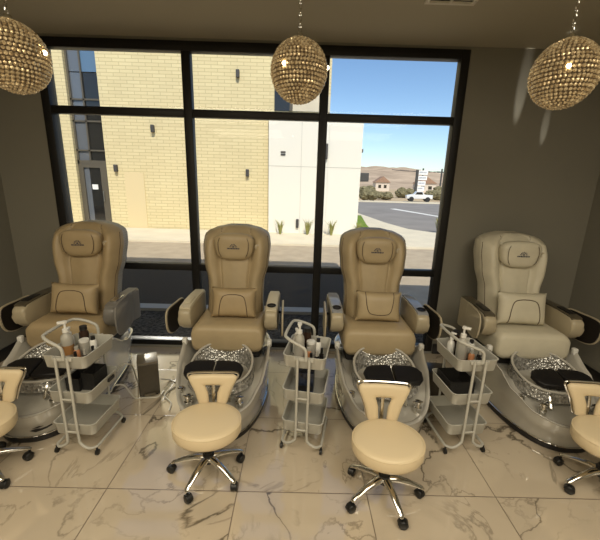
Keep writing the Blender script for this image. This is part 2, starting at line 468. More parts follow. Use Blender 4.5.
# ------------------------------------------------------------------ pedicure chair
def interp(tab, x):
    if x <= tab[0][0]: return tab[0][1]
    for (a, va), (b_, vb) in zip(tab, tab[1:]):
        if x <= b_:
            t = (x - a) / (b_ - a); t = t * t * (3 - 2 * t); return va + (vb - va) * t
    return tab[-1][1]

TUBF = -.775; TUBB = .50
def tub_plan(n=72):
    """boat outline, counter-clockwise, in local x-y"""
    pts = []
    for k in range(n):
        a = 2 * PI * k / n
        c, s = math.cos(a), math.sin(a)
        if s < 0:   # rounded bow
            x = .343 * sgnpow(c, .80); y = -.12 + (TUBF + .12) * -s if False else -.12 - (-.12 - TUBF) * abs(s) ** .92
        else:
            x = .343 * sgnpow(c, .35); y = -.12 + (TUBB + .12) * abs(s) ** .5
            x *= 1 - .16 * max(0, (y + .12) / .62)
        pts.append((x, y))
    return pts
RIMZ = [(-.79, .225), (-.66, .245), (-.50, .305), (-.32, .40), (-.16, .475), (-.08, .45), (.04, .36), (.2, .31), (.5, .29)]

def make_chair(label, loc, P):
    t = thing('pedicure_chair', label, 'chair', loc, P.get('rz', 0), 'pedicure spa chairs by the window')
    lea, arm = P['lea'], P['arm']
    plan = tub_plan(); n = len(plan)
    cx, cy = 0, -.12
    def ring(sx, sy, zf, dz=0):
        out = []
        for x, y in plan:
            yy = cy + (y - cy) * sy
            rz = interp(RIMZ, y)
            out.append(Vector((x * sx, yy, zf * rz + dz)))
        return out
    # outer hull with a swept ridge, then the inner deck
    bm = B()
    rings = [ring(.90, .92, 0, .045), ring(.93, .945, .30, .025), ring(.945, .96, .52, .015), ring(.965, .975, .60, .012), ring(.97, .98, .78), ring(.985, .99, .95)]
    loft(bm, rings, True, False)
    rin = [ring(.985, .99, .95), ring(1.0, 1.0, .985), ring(.985, .985, 1.0), ring(.95, .955, .985), ring(.92, .93, .93)]
    deck = []
    for k, (x, y) in enumerate(plan):
        deck.append(Vector((x * .80, cy + (y - cy) * .84, min(.315, interp(RIMZ, y) - .02))))
    dk2 = [Vector((x * .3, cy + (y - cy) * .3 - .1, .31)) for x, y in plan]
    loft(bm, [ring(.92, .93, .93), deck, dk2], False, True)
    link('tub', bm, MT['tub'], t, smooth=50)
    bm = B(); loft(bm, rin, False, False); link('tub_rim', bm, MT['tubrim'], t, smooth=60)
    bm = B()
    loft(bm, [[Vector((x * s, cy + (y - cy) * (s + .02), z)) for x, y in plan] for s, z in ((.88, 0), (.905, .005), (.915, .025), (.907, .048), (.88, .05))], True, True)
    link('kick_strip', bm, MT['chair_black'], t)
    bm = B(); tube(bm, [Vector((x * .915, cy + (y - cy) * .935, .05)) for x, y in plan], .004, 6, closed=True); link('trim_strip', bm, MT['chrome'], t)
    if P.get('decal'):      # dark printed mark on the bow
        bm = B(); c0 = Vector((.128, -.712, .115)); tx = Vector((.95, .30, .0)); nz = Vector((.30, -.95, 0)) * .022
        def D2(pts): bm.faces.new([bm.verts.new(c0 + nz + tx * x + Vector((0, 0, z)) + Vector((.3, -.95, 0)) * (-.35 * x * x * 4)) for x, z in pts])
        D2([(-.065, -.006), (-.03, -.018), (.0, -.012), (.0, .004), (-.03, .006)]); D2([(.0, -.012), (.03, -.004), (.065, .012), (.06, .022), (.03, .010), (.0, .004)]); D2([(-.05, .008), (-.015, .010), (.02, .020), (-.01, .022)])
        link('printed_mark', bm, MT['chair_black'], t, smooth=0)
    # white upright tips of the hull
    for s in (-1, 1):
        bm = B(); box(bm, s * .330 - .018, s * .330 + .018, -.185, -.145, .44, .495, .009, 3); link('tip_cap', bm, MT['white'], t)
    # crackled bowl
    bm = B(); bc = Vector((0, -.37, 0)); rr = []
    prof = [(1.0, .0), (1.03, .008), (1.05, 0), (1.0, -.012), (.94, -.05), (.84, -.11), (.66, -.15), (.35, -.165), (.05, -.168)]
    for f, dz in prof:
        rg = []
        for k in range(48):
            a = 2 * PI * k / 48
            x = .215 * f * sgnpow(math.cos(a), .85); y = .205 * f * sgnpow(math.sin(a), .85)
            tilt = .345 + .11 * (math.sin(a) * .5 + .5) ** 1.5 * (min(1, f) if f > .9 else f * f)
            rg.append(bc + Vector((x, y, tilt + dz)))
        rr.append(rg)
    loft(bm, rr[1:], False, True); bw = link('foot_bowl', bm, MT['bowl'], t, smooth=50)
    bm = B(); tube(bm, [p + Vector((0, 0, .004)) for p in rr[1]], .009, 8, closed=True); link('bowl_rim', bm, MT['tubrim'], bw)
    # outer skirt that carries the bowl on the deck
    bm = B(); sk = []
    for f, z in ((1.02, 1), (1.03, .5), (1.06, 0)):
        sk.append([Vector((p.x * f, bc.y + (p.y - bc.y) * f, .285 + (p.z - .285) * z)) for p in rr[2]])
    loft(bm, sk, False, False); link('bowl_skirt', bm, MT['bowl'], bw, smooth=60)
    # knobs
    for x in (-.17, .17):
        bm = B(); lathe(bm, [(.026, .235), (.026, .276), (.017, .28), (.014, .302), (.022, .306), (.022, .32), (.012, .325)], (x, -.63, -.015), 18)
        box(bm, x - .035, x + .035, -.636, -.624, .293, .303, .004); link('faucet_knob', bm, MT['chrome'], t)
    bm = B(); lathe(bm, [(.024, .262), (.024, .300), (.018, .304), (.0, .305)], (-.255, -.52, -.012), 18); link('drain_cap', bm, MT['chrome'], t)
    # foot pads
    for s in (-1, 1):
        bm = B()
        ol = [(s * x + P.get('padx', 0), y) for x, y in ((.006, -.08), (.006, .075), (.02, .088), (.14, .08), (.18, .06), (.205, .018), (.195, -.045), (.165, -.08), (.03, -.094))]
        prism(bm, ol, 'z', -.022, .02, .012, 3)
        ro = Matrix.Rotation(.22, 3, 'X')
        for v in bm.verts: v.co = ro @ v.co + Vector((0, -.49, .41))
        fp = link('foot_pad', bm, MT['pad'], t)
        bm = B(); tube(bm, [(s * .10 + P.get('padx', 0), -.485, .40), (s * .10, -.56, .34), (s * .10, -.61, .25)], .011, 8); link('pad_arm', bm, MT['chrome'], fp)
    # seat
    bm = B(); box(bm, -.255, .255, -.13, .33, .315, .40, .02); box(bm, -.20, .20, -.05, .36, .24, .35, .01); link('seat_base', bm, MT['chair_black'], t)
    bm = B()
    rg = []
    for y, zt, zb, w, r in ((-.19, .56, .425, .266, .05), (-.178, .588, .392, .276, .06), (-.14, .601, .382, .280, .065), (0, .598, .38, .281, .06), (.18, .59, .38, .28, .05), (.34, .59, .38, .276, .05)):
        o = rrect(-w, w, zb, zt, r, 6); rg.append([Vector((x, y, z + (.006 * (1 - (x / w) ** 2) if z > (zb + zt) / 2 else 0))) for x, z in o])
    loft(bm, rg); se = link('seat', bm, lea, t, smooth=60)
    # backrest : front skin with bolsters, waist and rounded crown
    def W(v):    # half width against height 0..1
        w = interp([(0, .245), (.24, .236), (.40, .242), (.62, .280), (.78, .291), (.90, .282), (1, .262)], v)
        if v > .86: w *= max(.0, 1 - ((v - .86) / .142) ** 2.6) ** .42
        return w
    z0, z1 = .52, 1.315
    def yc(v): return .215 + .175 * v ** 1.25
    def D(u, v):     # padding depth of the front skin
        fade = min(1, (1 - v) / .12); au = abs(u)
        d = .085 * (1 - au ** 7)
        side = math.exp(-((au - .74) / .20) ** 2) * .040
        groove = math.exp(-((au - .475) / .04) ** 2) * .034
        mid = .016 * math.exp(-(u / .3) ** 2)
        wing = math.exp(-((v - .74) / .2) ** 2) * .028 * math.exp(-((au - .8) / .2) ** 2)
        d += (side + mid + wing - groove) * fade
        return d * (.35 + .65 * fade ** .5)
    rings = []; shell = []; NV = 34
    for i in range(NV + 1):
        v = i / NV; v = v if v < .98 else .98 + (v - .98) * .9
        w = max(W(v), .02); z = z0 + (z1 - z0) * v
        fade = min(1, (1 - v) / .12)
        rg = []
        for k in range(41):
            u = -1 + 2 * k / 40
            au = abs(u)
            d = D(u, v)
            rg.append(Vector((u * w, yc(v) - d, z)))
        rings.append(rg + [Vector((w * .97, yc(v) + .015, z)), Vector((-w * .97, yc(v) + .015, z))])
        shell.append([Vector((u * w, yc(v) + a, z)) for u, a in ((-.985, .0), (-1.0, .02), (-.99, .085), (-.93, .11), (0, .125), (.93, .11), (.99, .085), (1.0, .02), (.985, .0))])
    bm = B(); loft(bm, rings); bk = link('backrest', bm, lea, t, smooth=60)
    bm = B(); loft(bm, shell); link('back_shell', bm, P['shell'], t, smooth=60)
    for s in (-1, 1):   # piping down the bolsters, stitched crown strap, round speaker disc
        bm = B(); pts = []
        for i in range(14):
            v = .06 + .66 * i / 13; w = W(v); pts.append((s * w * .475, yc(v) - D(.475, v) + .001, z0 + (z1 - z0) * v))
        tube(bm, pts, .004, 5); link('groove_piping', bm, MT['seam'], bk)
        bm = B(); pts = [(s * W(v) * .955, yc(v) - D(.955, v), z0 + (z1 - z0) * v) for v in [.05 + .85 * i / 24 for i in range(25)]]
        tube(bm, pts, .003, 5); link('edge_piping', bm, MT['seam'], bk)
        bm = B(); tube(bm, [(s * .125, yc(v) - D(.125 / W(v), v), z0 + (z1 - z0) * v) for v in (.90, .92, .94, .96, .975)], .0022, 5); link('crown_stitch', bm, MT['seam'], bk)
    bm = B(); lathe(bm, [(.02, -.004), (.022, 0), (.014, .003), (.013, -.002), (.0, -.003)], (0, 0, 0), 18, 'y')
    v_ = .80
    for v in bm.verts: v.co = Vector((v.co.x + .19, -v.co.y + yc(v_) - D(.19 / W(v_), v_) - .002, v.co.z + z0 + (z1 - z0) * v_))
    link('speaker_disc', bm, MT['arm'], bk)
    # head pillow
    hc = Vector((0, .218, 1.155))
    def warp(p, x, y, z):
        p.x *= 1 + .10 * z - (.02 if z > .8 else 0); return p
    bm = B(); cushion(bm, *hc, .325, .12, .225, .62, .6, fn=warp); hp = link('head_pillow', bm, P['lea2'], t, smooth=60)
    for s in (-1, 1):
        bm = B(); tube(bm, smooth_path([(s * .112, .1625, 1.235), (s * .125, .1600, 1.19), (s * .120, .1600, 1.12), (s * .100, .1625, 1.075)], 5), .0022, 5); link('pillow_seam', bm, MT['seam'], hp)
    bm = B()   # emblem: fan of petals over a line of small lettering
    def flat(pts):
        bm.faces.new([bm.verts.new((x * 1.1, .1565, 1.158 + z * 1.25)) for x, z in pts])
    for k in range(7):
        a = PI * (k + .5) / 7
        c, s = math.cos(a), math.sin(a); c1, s1 = math.cos(a + .14), math.sin(a + .14); c2, s2 = math.cos(a - .14), math.sin(a - .14)
        flat([(c * .011, s * .010), (c2 * .024, s2 * .020), (c * .031, s * .027), (c1 * .024, s1 * .020)])
    flat([(-.008, 0), (.008, 0), (.005, .008), (-.005, .008)])
    x = -.046
    for k, w in enumerate((.006, .009, .004, .011, .006, .008, .005, .010, .006, .007)):
        flat([(x, -.012), (x + w, -.012), (x + w, -.0035), (x, -.0035)]); x += w + .0022
    link('emblem', bm, MT['emblem'], hp, smooth=0)
    # arms with fold-down trays
    for s in (-1, 1):
        A = P['arms'][0 if s < 0 else 1]
        col = A.get('shell', arm)
        bm = B()
        ol = smooth_path([(.34, .725), (.18, .728), (.02, .726), (-.09, .718), (-.132, .70), (-.145, .66), (-.125, .59), (-.07, .535), (.03, .515), (.16, .49), (.34, .46)], 3)
        prism(bm, [(p.x, p.y) for p in [Vector((q[0], q[1], 0)) for q in ol]], 'x', s * .287, s * .385, .022, 3)
        ar = link('armrest', bm, col, t, smooth=50)
        bm = B()
        tp = [(.32, .727), (.18, .731), (.02, .729), (-.085, .721), (-.112, .713)]
        lo = [(y, z - .010) for y, z in tp]; hi = [(y, z + .011) for y, z in tp]
        prism(bm, hi + lo[::-1], 'x', s * .295, s * .378, .004, 2)
        link('arm_top', bm, A['top'], ar)
        cxm = s * .3365
        if A['kit'] == 'cup':
            bm = B(); lathe(bm, [(.034, .0), (.036, .006), (.030, .008), (.028, .0), (.026, -.03), (.0, -.031)], (0, 0, 0), 20)
            ro = Matrix.Rotation(.07, 3, 'X')
            for v in bm.verts: v.co = ro @ v.co + Vector((cxm, -.055, .736))
            link('cup_holder', bm, MT['chair_black'], ar)
        else:
            bm = B(); ro = Matrix.Rotation(.03, 3, 'X')
            tt = B(); box(tt, -.026, .026, -.075, .075, 0, .009, .003)
            for v in tt.verts: v.co = ro @ v.co + Vector((cxm, .02, .7385))
            merge(bm, tt); link('remote_control', bm, A['rem'], ar)
        # tray: D shaped plate standing outside the arm, hinged at the back
        bm = B()
        ol = [(p.x, p.y) for p in smooth_path([(.16, .115, 0), (.0, .12, 0), (-.14, .11, 0), (-.185, .07, 0), (-.185, -.03, 0), (-.15, -.10, 0), (-.06, -.128, 0), (.08, -.12, 0), (.16, -.10, 0), (.175, 0, 0)], 5, True)]
        prism(bm, ol, 'x', 0, .012, .004, 2)
        bm2 = B(); prism(bm2, [(y * .93, z * .93) for y, z in ol], 'x', -.006, .0, .0)
        yaw = A.get('yaw', .22) * s; 
        ro = Matrix.Rotation(yaw, 3, 'Z')
        for b_ in (bm, bm2):
            for v in b_.verts:
                q = Vector((v.co.x * s, (v.co.y - .15) * .86 * A.get('ts', 1), v.co.z * .95 * A.get('ts', 1)))
                v.co = ro @ q + Vector((s * A.get('off', .415), .15 - .03, .612 + A.get('tz', 0)))
        tr = link('tray', bm, A.get('tray', col), t, smooth=50)
        link('tray_liner', bm2, MT['liner'], tr, smooth=0)
        bm = B(); tube(bm, [(s * .37, .12, .62), (s * (A.get('off', .415) + .004), .10, .62)], .012, 8); link('tray_hinge', bm, MT['chair_black'], tr)
    return t

LE, LP, LD = MT['leather'], MT['leather_lit'], MT['leather_backlit']
A0 = MT['arm']
pos = [(-1.790, 2.62, 0), (-.535, 2.645, 0), (.657, 2.64, 0), (1.865, 2.64, 0)]
make_chair('spa pedicure chair toned tan for the backlight, nearest the dark left wall, grey right tray folded up', pos[0],
    dict(decal=1, rz=.05, lea=LD, lea2=LD, shell=MT['quilt'], arm=A0, padx=-.0, arms=[dict(top=MT['arm_top_dk'], kit='rem', rem=MT['chair_black'], yaw=.12), dict(top=MT['arm_grey'], kit='rem', rem=MT['chrome'], shell=MT['arm_grey'], tray=MT['arm_grey'], yaw=.06, off=.395, tz=.02, ts=1.18)]))
make_chair('beige spa pedicure chair beside the grey waste bin with white cables', pos[1],
    dict(lea=LE, lea2=LE, shell=MT['quilt'], arm=A0, padx=-.03, arms=[dict(top=MT['arm_top'], kit='rem', rem=MT['arm_top'], yaw=.12, off=.425), dict(top=MT['arm_top'], kit='cup', yaw=.03)]))
make_chair('beige spa pedicure chair with glossy grey arm top beside the right mullion', pos[2],
    dict(lea=LE, lea2=LE, shell=MT['quilt'], arm=A0, padx=.03, arms=[dict(top=MT['arm_top_bl'], kit='cup', yaw=.03), dict(top=MT['arm_top_bl'], kit='cup', yaw=.12, off=.425)]))
make_chair('spa pedicure chair toned pale for the window light, against the bare wall right of the window', pos[3],
    dict(rz=-.03, lea=LP, lea2=LP, shell=LP, arm=MT['arm'], padx=.02, arms=[dict(top=MT['arm_top_dk'], kit='rem', rem=MT['chair_black'], yaw=.10, off=.40, tz=.02), dict(top=MT['arm_top_dk'], kit='rem', rem=MT['chair_black'], yaw=.25, off=.43)]))

# lumbar pillows, loose on the seats
def pillow(loc, label, m, flip=False, rz=0., roll=0., k_=1.):
    t = thing('lumbar_pillow', label, 'pillow', loc, rz, 'lumbar pillows on the spa chairs'); t.scale = (k_, 1, k_)
    bm = B()
    n, k = 18, 14
    def P(i, j, s):
        u = -1 + 2 * i / n; v = -1 + 2 * j / k
        b = ((1 - u ** 4) * (1 - v ** 4)) ** .55
        x = u * .185 * (1 - .07 * (1 - abs(u)) * 0 - .05 * (1 - v * v) * abs(u)); z = v * .124 * (1 - .07 * (1 - u * u))
        return Vector((x, s * .058 * b, z))
    for s in (-1, 1):
        g = [[bm.verts.new(P(i, j, s)) for j in range(k + 1)] for i in range(n + 1)]
        for i in range(n):
            for j in range(k): bm.faces.new((g[i][j], g[i + 1][j], g[i + 1][j + 1], g[i][j + 1]))
    bmesh.ops.remove_doubles(bm, verts=bm.verts[:], dist=.0005)
    tl = Matrix.Rotation(roll, 3, 'Y') @ Matrix.Rotation(-.24, 3, 'X')
    for v in bm.verts: v.co = tl @ v.co + Vector((0, 0, .128))
    link('cushion', bm, m, t, smooth=70)
    bm = B(); pts = []
    sg = -1 if flip else 1
    for q in smooth_path([(-.115, 0, -.112), (-.105, 0, -.02), (-.085, 0, .045), (-.04, 0, .065), (.04, 0, .065), (.085, 0, .045), (.105, 0, -.02), (.115, 0, -.112)], 5):
        u, v = q.x / .178, q.z / .118
        b = ((1 - min(1, abs(u)) ** 4) * (1 - min(1, abs(v)) ** 4)) ** .55
        pts.append(tl @ Vector((q.x, -.058 * b - .0015, q.z * sg)) + Vector((0, 0, .128)))
    tube(bm, pts, .0032, 6); link('piping', bm, MT['seam'], t)
pz = .602
pillow((pos[0][0] + .01, pos[0][1] + .005, pz + .012), 'lumbar pillow toned tan for the backlight, propped on the spa chair beside the left wall', LD, False, .05, .03)
pillow((pos[1][0] + .025, pos[1][1] + .02, pz), 'beige lumbar pillow with arched piping on the spa chair beside the grey bin', LD)
pillow((pos[2][0] + .01, pos[2][1] + .02, pz), 'beige lumbar pillow with U-shaped piping on the spa chair with glossy grey arm tops', LE, True, 0, .02)
pillow((pos[3][0] - .025, pos[3][1] + .02, pz), 'lumbar pillow toned pale for the window light on the pale spa chair by the bare wall', LP, False, 0, .02, 1.1)

# ------------------------------------------------------------------ stools
def stool(loc, a0, back_rz, label, BH=.72):
    t = thing('pedicure_stool', label, 'stool', loc, 0, 'cream rolling stools'); SZ = .055; SR = .94
    bm = B()
    lathe(bm, [(r * SR, z + SZ) for r, z in ((.0, .236), (.17, .236), (.197, .242), (.206, .258), (.207, .300), (.203, .312), (.190, .321), (.165, .325), (.0, .328))], (0, 0, 0), 44)
    for v in bm.verts: v.co.y *= .87
    se = link('seat', bm, MT['stoolseat'], t, smooth=60)
    bm = B(); tube(bm, [(.204 * SR * math.cos(2 * PI * k / 44), .204 * SR * .87 * math.sin(2 * PI * k / 44), .311 + SZ) for k in range(44)], .003, 6, closed=True); link('piping', bm, MT['stoolseat'], se)
    bm = B(); lathe(bm, [(.03, .09), (.032, .10), (.032, .145), (.024, .15), (.024, .16), (.016, .165), (.016, .265), (.05, .275), (.07, .292)], (0, 0, 0), 20)
    link('column', bm, MT['caster'], t)
    for k in range(5):
        a = a0 + 2 * PI * k / 5; d = Vector((math.cos(a), .9 * math.sin(a), 0)); nrm = Vector((-d.y, d.x, 0)).normalized()
        bm = B(); rg = []
        for r, z, w, h in ((.02, .122, .024, .018), (.07, .119, .023, .017), (.13, .104, .019, .014), (.185, .084, .016, .010), (.215, .071, .015, .008), (.225, .066, .007, .004)):
            c = d * r + Vector((0, 0, z))
            rg.append([c + nrm * w * math.cos(q * PI / 5) + Vector((0, 0, h * math.sin(q * PI / 5))) for q in range(10)])
        loft(bm, rg); lg = link('leg', bm, MT['chrome'], t, smooth=60)
        bm = B(); ca = d * .213; sa = a + .7 + k * 1.3; ax = Vector((math.cos(sa), math.sin(sa), 0))
        tube(bm, [ca + Vector((0, 0, .072)), ca + Vector((0, 0, .05))], .006, 8)
        fw = Vector((-ax.y, ax.x, 0)); cc = ca + fw * .012 + Vector((0, 0, .0245))
        for s in (-1, 1):
            rg = []
            for off, r in ((.003, .020), (.005, .0245), (.015, .0245), (.019, .020)):
                rg.append([cc + ax * s * off + (fw * math.cos(q * PI / 8) + Vector((0, 0, math.sin(q * PI / 8)))) * r for q in range(16)])
            loft(bm, rg)
        # hood over the two wheels
        rg = []
        for off in (-.014, .014):
            rg.append([cc + ax * off + (fw * math.cos(-.3 + q * (PI + .3) / 8) + Vector((0, 0, math.sin(-.3 + q * (PI + .3) / 8)))) * .027 for q in range(9)])
        loft(bm, rg, True, True)
        link('caster', bm, MT['caster'], lg, smooth=50)
    # A-shaped backrest with a triangular opening
    bm = B()
    sh = Matrix.Rotation(back_rz, 3, 'Z')
    def Q(x, y, z):
        z2 = .372 + (z - .325) * BH if z > .325 else z + .03
        return sh @ Vector((x * 1.04, y * .87 + .012 + .10 * max(0, z - .30), z2))
    outer = [(-.085, .325), (-.108, .42), (-.140, .52), (-.145, .55), (-.125, .57), (0, .576), (.125, .57), (.145, .55), (.140, .52), (.108, .42), (.085, .325)]
    inner = [(-.022, .325), (-.027, .40), (-.041, .455), (-.043, .465), (-.036, .472), (0, .473), (.036, .472), (.043, .465), (.041, .455), (.027, .40), (.022, .325)]
    NR = 10
    g = []
    for o_, i_ in zip(outer, inner):
        ringp = []
        for q in range(NR):
            an = 2 * PI * q / NR
            m_ = ((o_[0] + i_[0]) / 2, (o_[1] + i_[1]) / 2); h = ((o_[0] - i_[0]) / 2, (o_[1] - i_[1]) / 2)
            cc, ss = sgnpow(math.cos(an), .7), sgnpow(math.sin(an), .7)
            ringp.append(Q(m_[0] + h[0] * cc, .196 + .021 * ss, m_[1] + h[1] * cc))
        g.append(ringp)
    loft(bm, g); br = link('backrest', bm, MT['stoolseat'], t, smooth=60)
    bm = B(); tube(bm, smooth_path([Q(x * 1.02, .214, z + (.004 if z > .5 else 0)) for x, z in outer], 4), .0065, 7); link('chrome_trim', bm, MT['chrome'], br)
    bm = B(); tube(bm, smooth_path([Q(0, .08, .262), Q(0, .17, .258), Q(0, .222, .29), Q(0, .226, .40), Q(0, .23, .50)], 6), .012, 8); link('back_bracket', bm, MT['chrome'], t)
    return t
stool((-1.775, 1.655, 0), math.radians(-32), .10, 'cream round rolling stool before the tan spa chair, mostly cut off by the photo edge')
stool((-.492, 1.69, 0), math.radians(-38), .06, 'cream round rolling stool between the bin-side cart and the middle cart', .66)
stool((.512, 1.572, 0), math.radians(-5), -.06, 'cream round rolling stool in front of the spa chair with glossy grey arm tops', .80)
stool((1.80, 1.655, 0), math.radians(190), -.12, 'cream round rolling stool before the pale spa chair by the bare wall')

# ------------------------------------------------------------------ carts
CW, CL = .132, .155
def cart(loc, rz, label, slot=False):
    t = thing('utility_cart', label, 'cart', loc, rz, 'grey three-tier utility carts')
    for lev, (z, h) in enumerate(((.592, .082), (.358, .082), (.135, .082))):
        bm = B()
        def rg(d, zz): return [Vector((x, y, zz)) for x, y in rrect(-CW + d, CW - d, -CL + d, CL - d, .03 - d * .3, 5)]
        loft(bm, [rg(.012, z), rg(.008, z + .004), rg(.001, z + h - .008), rg(-.004, z + h), rg(-.001, z + h + .002), rg(.004, z + h), rg(.006, z + h - .008), rg(.013, z + .008)], True, False)
        sh = link('basket', bm, MT['cart'], t, smooth=40)
        bm = B(); loft(bm, [rg(.012, z + .006), rg(.012, z + .0085)], True, True)
        link('basket_floor', bm, MT['cart_in'], sh, smooth=0)
        if slot and lev == 1:
            bm = B(); prism(bm, rrect(.03, .10, z + .035, z + .062, .010, 4), 'x', CW - .006, CW + .003); s_ = link('slot', bm, MT['chair_black'], sh, smooth=0); s_['label'] = 'black slot in the basket side'
    # end posts, bent out at the foot into the wheel rails
    for s in (-1, 1):
        bm = B(); x = .036 * s
        for e in (-1, 1):
            pts = [(x, e * (CL + .012), .672), (x, e * (CL + .012), .45), (x, e * (CL + .012), .14), (x + s * .012, e * (CL + .012), .085), (x + s * .06, e * (CL + .012), .058), (x + s * .094, e * (CL - .015), .054)]
            tube(bm, smooth_path(pts, 4), .0085, 8)
        tube(bm, [(x + s * .094, -CL + .012, .054), (x + s * .094, CL - .012, .054)], .0085, 8)
        link('post_rail', bm, MT['cart'], t, smooth=60)
    for e in (-1, 1):
        bm = B(); box(bm, -.06, .06, e * (CL + .004) - .006, e * (CL + .004) + .006, .648, .670, .002); link('handle_bracket', bm, MT['cart'], t)
        for z in (.395, .17):
            bm = B(); tube(bm, [(-.036, e * (CL + .012), z), (.036, e * (CL + .012), z)], .006, 6); link('crossbar', bm, MT['cart'], t)
    bm = B()
    tube(bm, smooth_path([(.015, -CL - .010, .657), (.013, -CL - .011, .715), (-.005, -CL - .010, .742), (-.06, -CL - .004, .765), (-.105, -CL + .015, .78), (-.128, -CL + .06, .785),
                          (-.128, CL - .06, .785), (-.105, CL - .015, .78), (-.06, CL + .004, .765), (-.005, CL + .010, .742), (.013, CL + .011, .715), (.015, CL + .010, .657)], 6), .0095, 9)
    link('handle', bm, MT['cart'], t, smooth=60)
    for sx in (-1, 1):
        for sy in (-1, 1):
            bm = B(); x, y = sx * .130, sy * (CL - .005)
            tube(bm, [(x, y, .05), (x, y, .038)], .006, 8)
            lathe(bm, [(.012, -.009), (.0185, -.007), (.0185, .007), (.012, .009)], (x, y, .0185), 16, 'x')
            c = link('caster', bm, MT['caster'], t)
    return t
carts = [((-1.347, 1.975, 0), math.radians(-3)), ((.082, 2.035, 0), math.radians(-11)), ((1.112, 2.055, 0), math.radians(5))]
cart(*carts[0], 'grey utility cart with a black slot in its middle basket', True)
cart(*carts[1], 'grey utility cart standing between the two middle spa chairs')
cart(*carts[2], 'grey utility cart holding a black mesh basket before the pale spa chair')
WHO = ['cart with the black slot', 'cart between the two middle chairs', 'cart before the pale chair']

def on_cart(i, x, y, z):
    (cx, cy, cz), rz = carts[i]
    return (cx + math.cos(rz) * x - math.sin(rz) * y, cy + math.sin(rz) * x + math.cos(rz) * y, z)
ZT, ZM = .6008, .3668
def pump_bottle(i, x, y, big):
    lab = ('tall clear pump bottle with a white pump on the ' if big else 'short white pump bottle on the ') + WHO[i]
    t = thing('pump_bottle', lab, 'bottle', on_cart(i, x, y, ZT), .5 + i, 'pump bottles on the carts')
    k = 1.1 if big else .78
    bm = B(); lathe(bm, [(.027 * k, 0), (.030 * k, .004), (.030 * k, .115 * k), (.026 * k, .135 * k), (.012 * k, .15 * k), (.012 * k, .158 * k)], (0, 0, 0), 20)
    link('bottle', bm, MT['lotion'] if big else MT['white'], t, smooth=50)
    if big and i != 2:
        bm = B(); lathe(bm, [(.0336, .03), (.0336, .09)], (0, 0, 0), 20); link('label_band', bm, MT['label'] if i == 0 else MT['lotion'], t)
    bm = B(); lathe(bm, [(.016 * k, .155 * k), (.016 * k, .175 * k), (.006 * k, .178 * k), (.006 * k, .205 * k), (.013 * k, .207 * k), (.013 * k, .22 * k), (.0, .222 * k)], (0, 0, 0), 16)
    box(bm, -.034 * k, .012 * k, -.008 * k, .008 * k, .207 * k, .221 * k, .003); link('pump', bm, MT['white'], t)
def simple(name, lab, cat, i, x, y, parts, grp=None, z=ZT, rz=0):
    t = thing(name, lab, cat, on_cart(i, x, y, z), carts[i][1] + rz, grp)
    for pn, prof, m in parts:
        bm = B(); lathe(bm, prof, (0, 0, 0), 18); link(pn, bm, m, t, smooth=45)
    return t
for i in range(3):
    w = WHO[i]
    pump_bottle(i, -.052, -.035, True)
    pump_bottle(i, -.085, .035, False)
    simple('brown_bottle', 'dark brown square-shouldered bottle on the ' + w, 'bottle', i, -.02 if i < 2 else -.035, .075,
           [('bottle', [(.027, 0), (.028, .003), (.028, .12), (.02, .135), (.02, .14)], MT['brown']), ('lid', [(.022, .14), (.022, .165), (.0, .166)], MT['chair_black'])], 'brown bottles on the carts')
    simple('clear_jar', 'clear white-lidded cotton jar on the ' + w, 'jar', i, .015, .02,
           [('jar', [(.026, 0), (.028, .004), (.028, .085)], MT['lotion']), ('lid', [(.029, .085), (.029, .10), (.0, .101)], MT['white'])], 'clear jars on the carts')
    simple('white_bottle', 'slim white bottle with a dark cap on the ' + w, 'bottle', i, .06, .04,
           [('bottle', [(.019, 0), (.020, .003), (.020, .082), (.012, .092)], MT['white']), ('cap', [(.013, .092), (.013, .114), (.0, .115)], MT['chair_black'])], 'slim white bottles on the carts')
    simple('amber_bottle', 'small amber bottle with a pale cap on the ' + w, 'bottle', i, .012, -.05,
           [('bottle', [(.018, 0), (.019, .003), (.019, .055), (.011, .066)], MT['amber']), ('cap', [(.012, .066), (.012, .086), (.0, .087)], MT['lotion'])], 'amber bottles on the carts')
    for k, (x, y) in enumerate(((.035, -.095), (.065, -.055), (.09, -.015))):
        simple('polish_bottle', ('front', 'middle', 'rear')[k] + ' one of three black nail polish bottles on the ' + w, 'nail polish', i, x, y,
               [('bottle', [(.013, 0), (.015, .003), (.015, .032), (.007, .038)], MT['darkpol']), ('cap', [(.009, .038), (.008, .075), (.0, .076)], MT['caster'] if k != 1 else MT['lotion'])], 'nail polish bottles on the carts')
    t = thing('soap_dish', 'shallow orange dish at the near end of the ' + w, 'dish', on_cart(i, -.01 if i != 2 else -.055, -.100, ZT), carts[i][1], 'orange dishes on the carts')
    bm = B(); lathe(bm, [(.018, 0), (.030, .010), (.034, .024), (.031, .025), (.024, .012), (.0, .008)], (0, 0, 0), 20); link('dish', bm, MT['amber'], t)

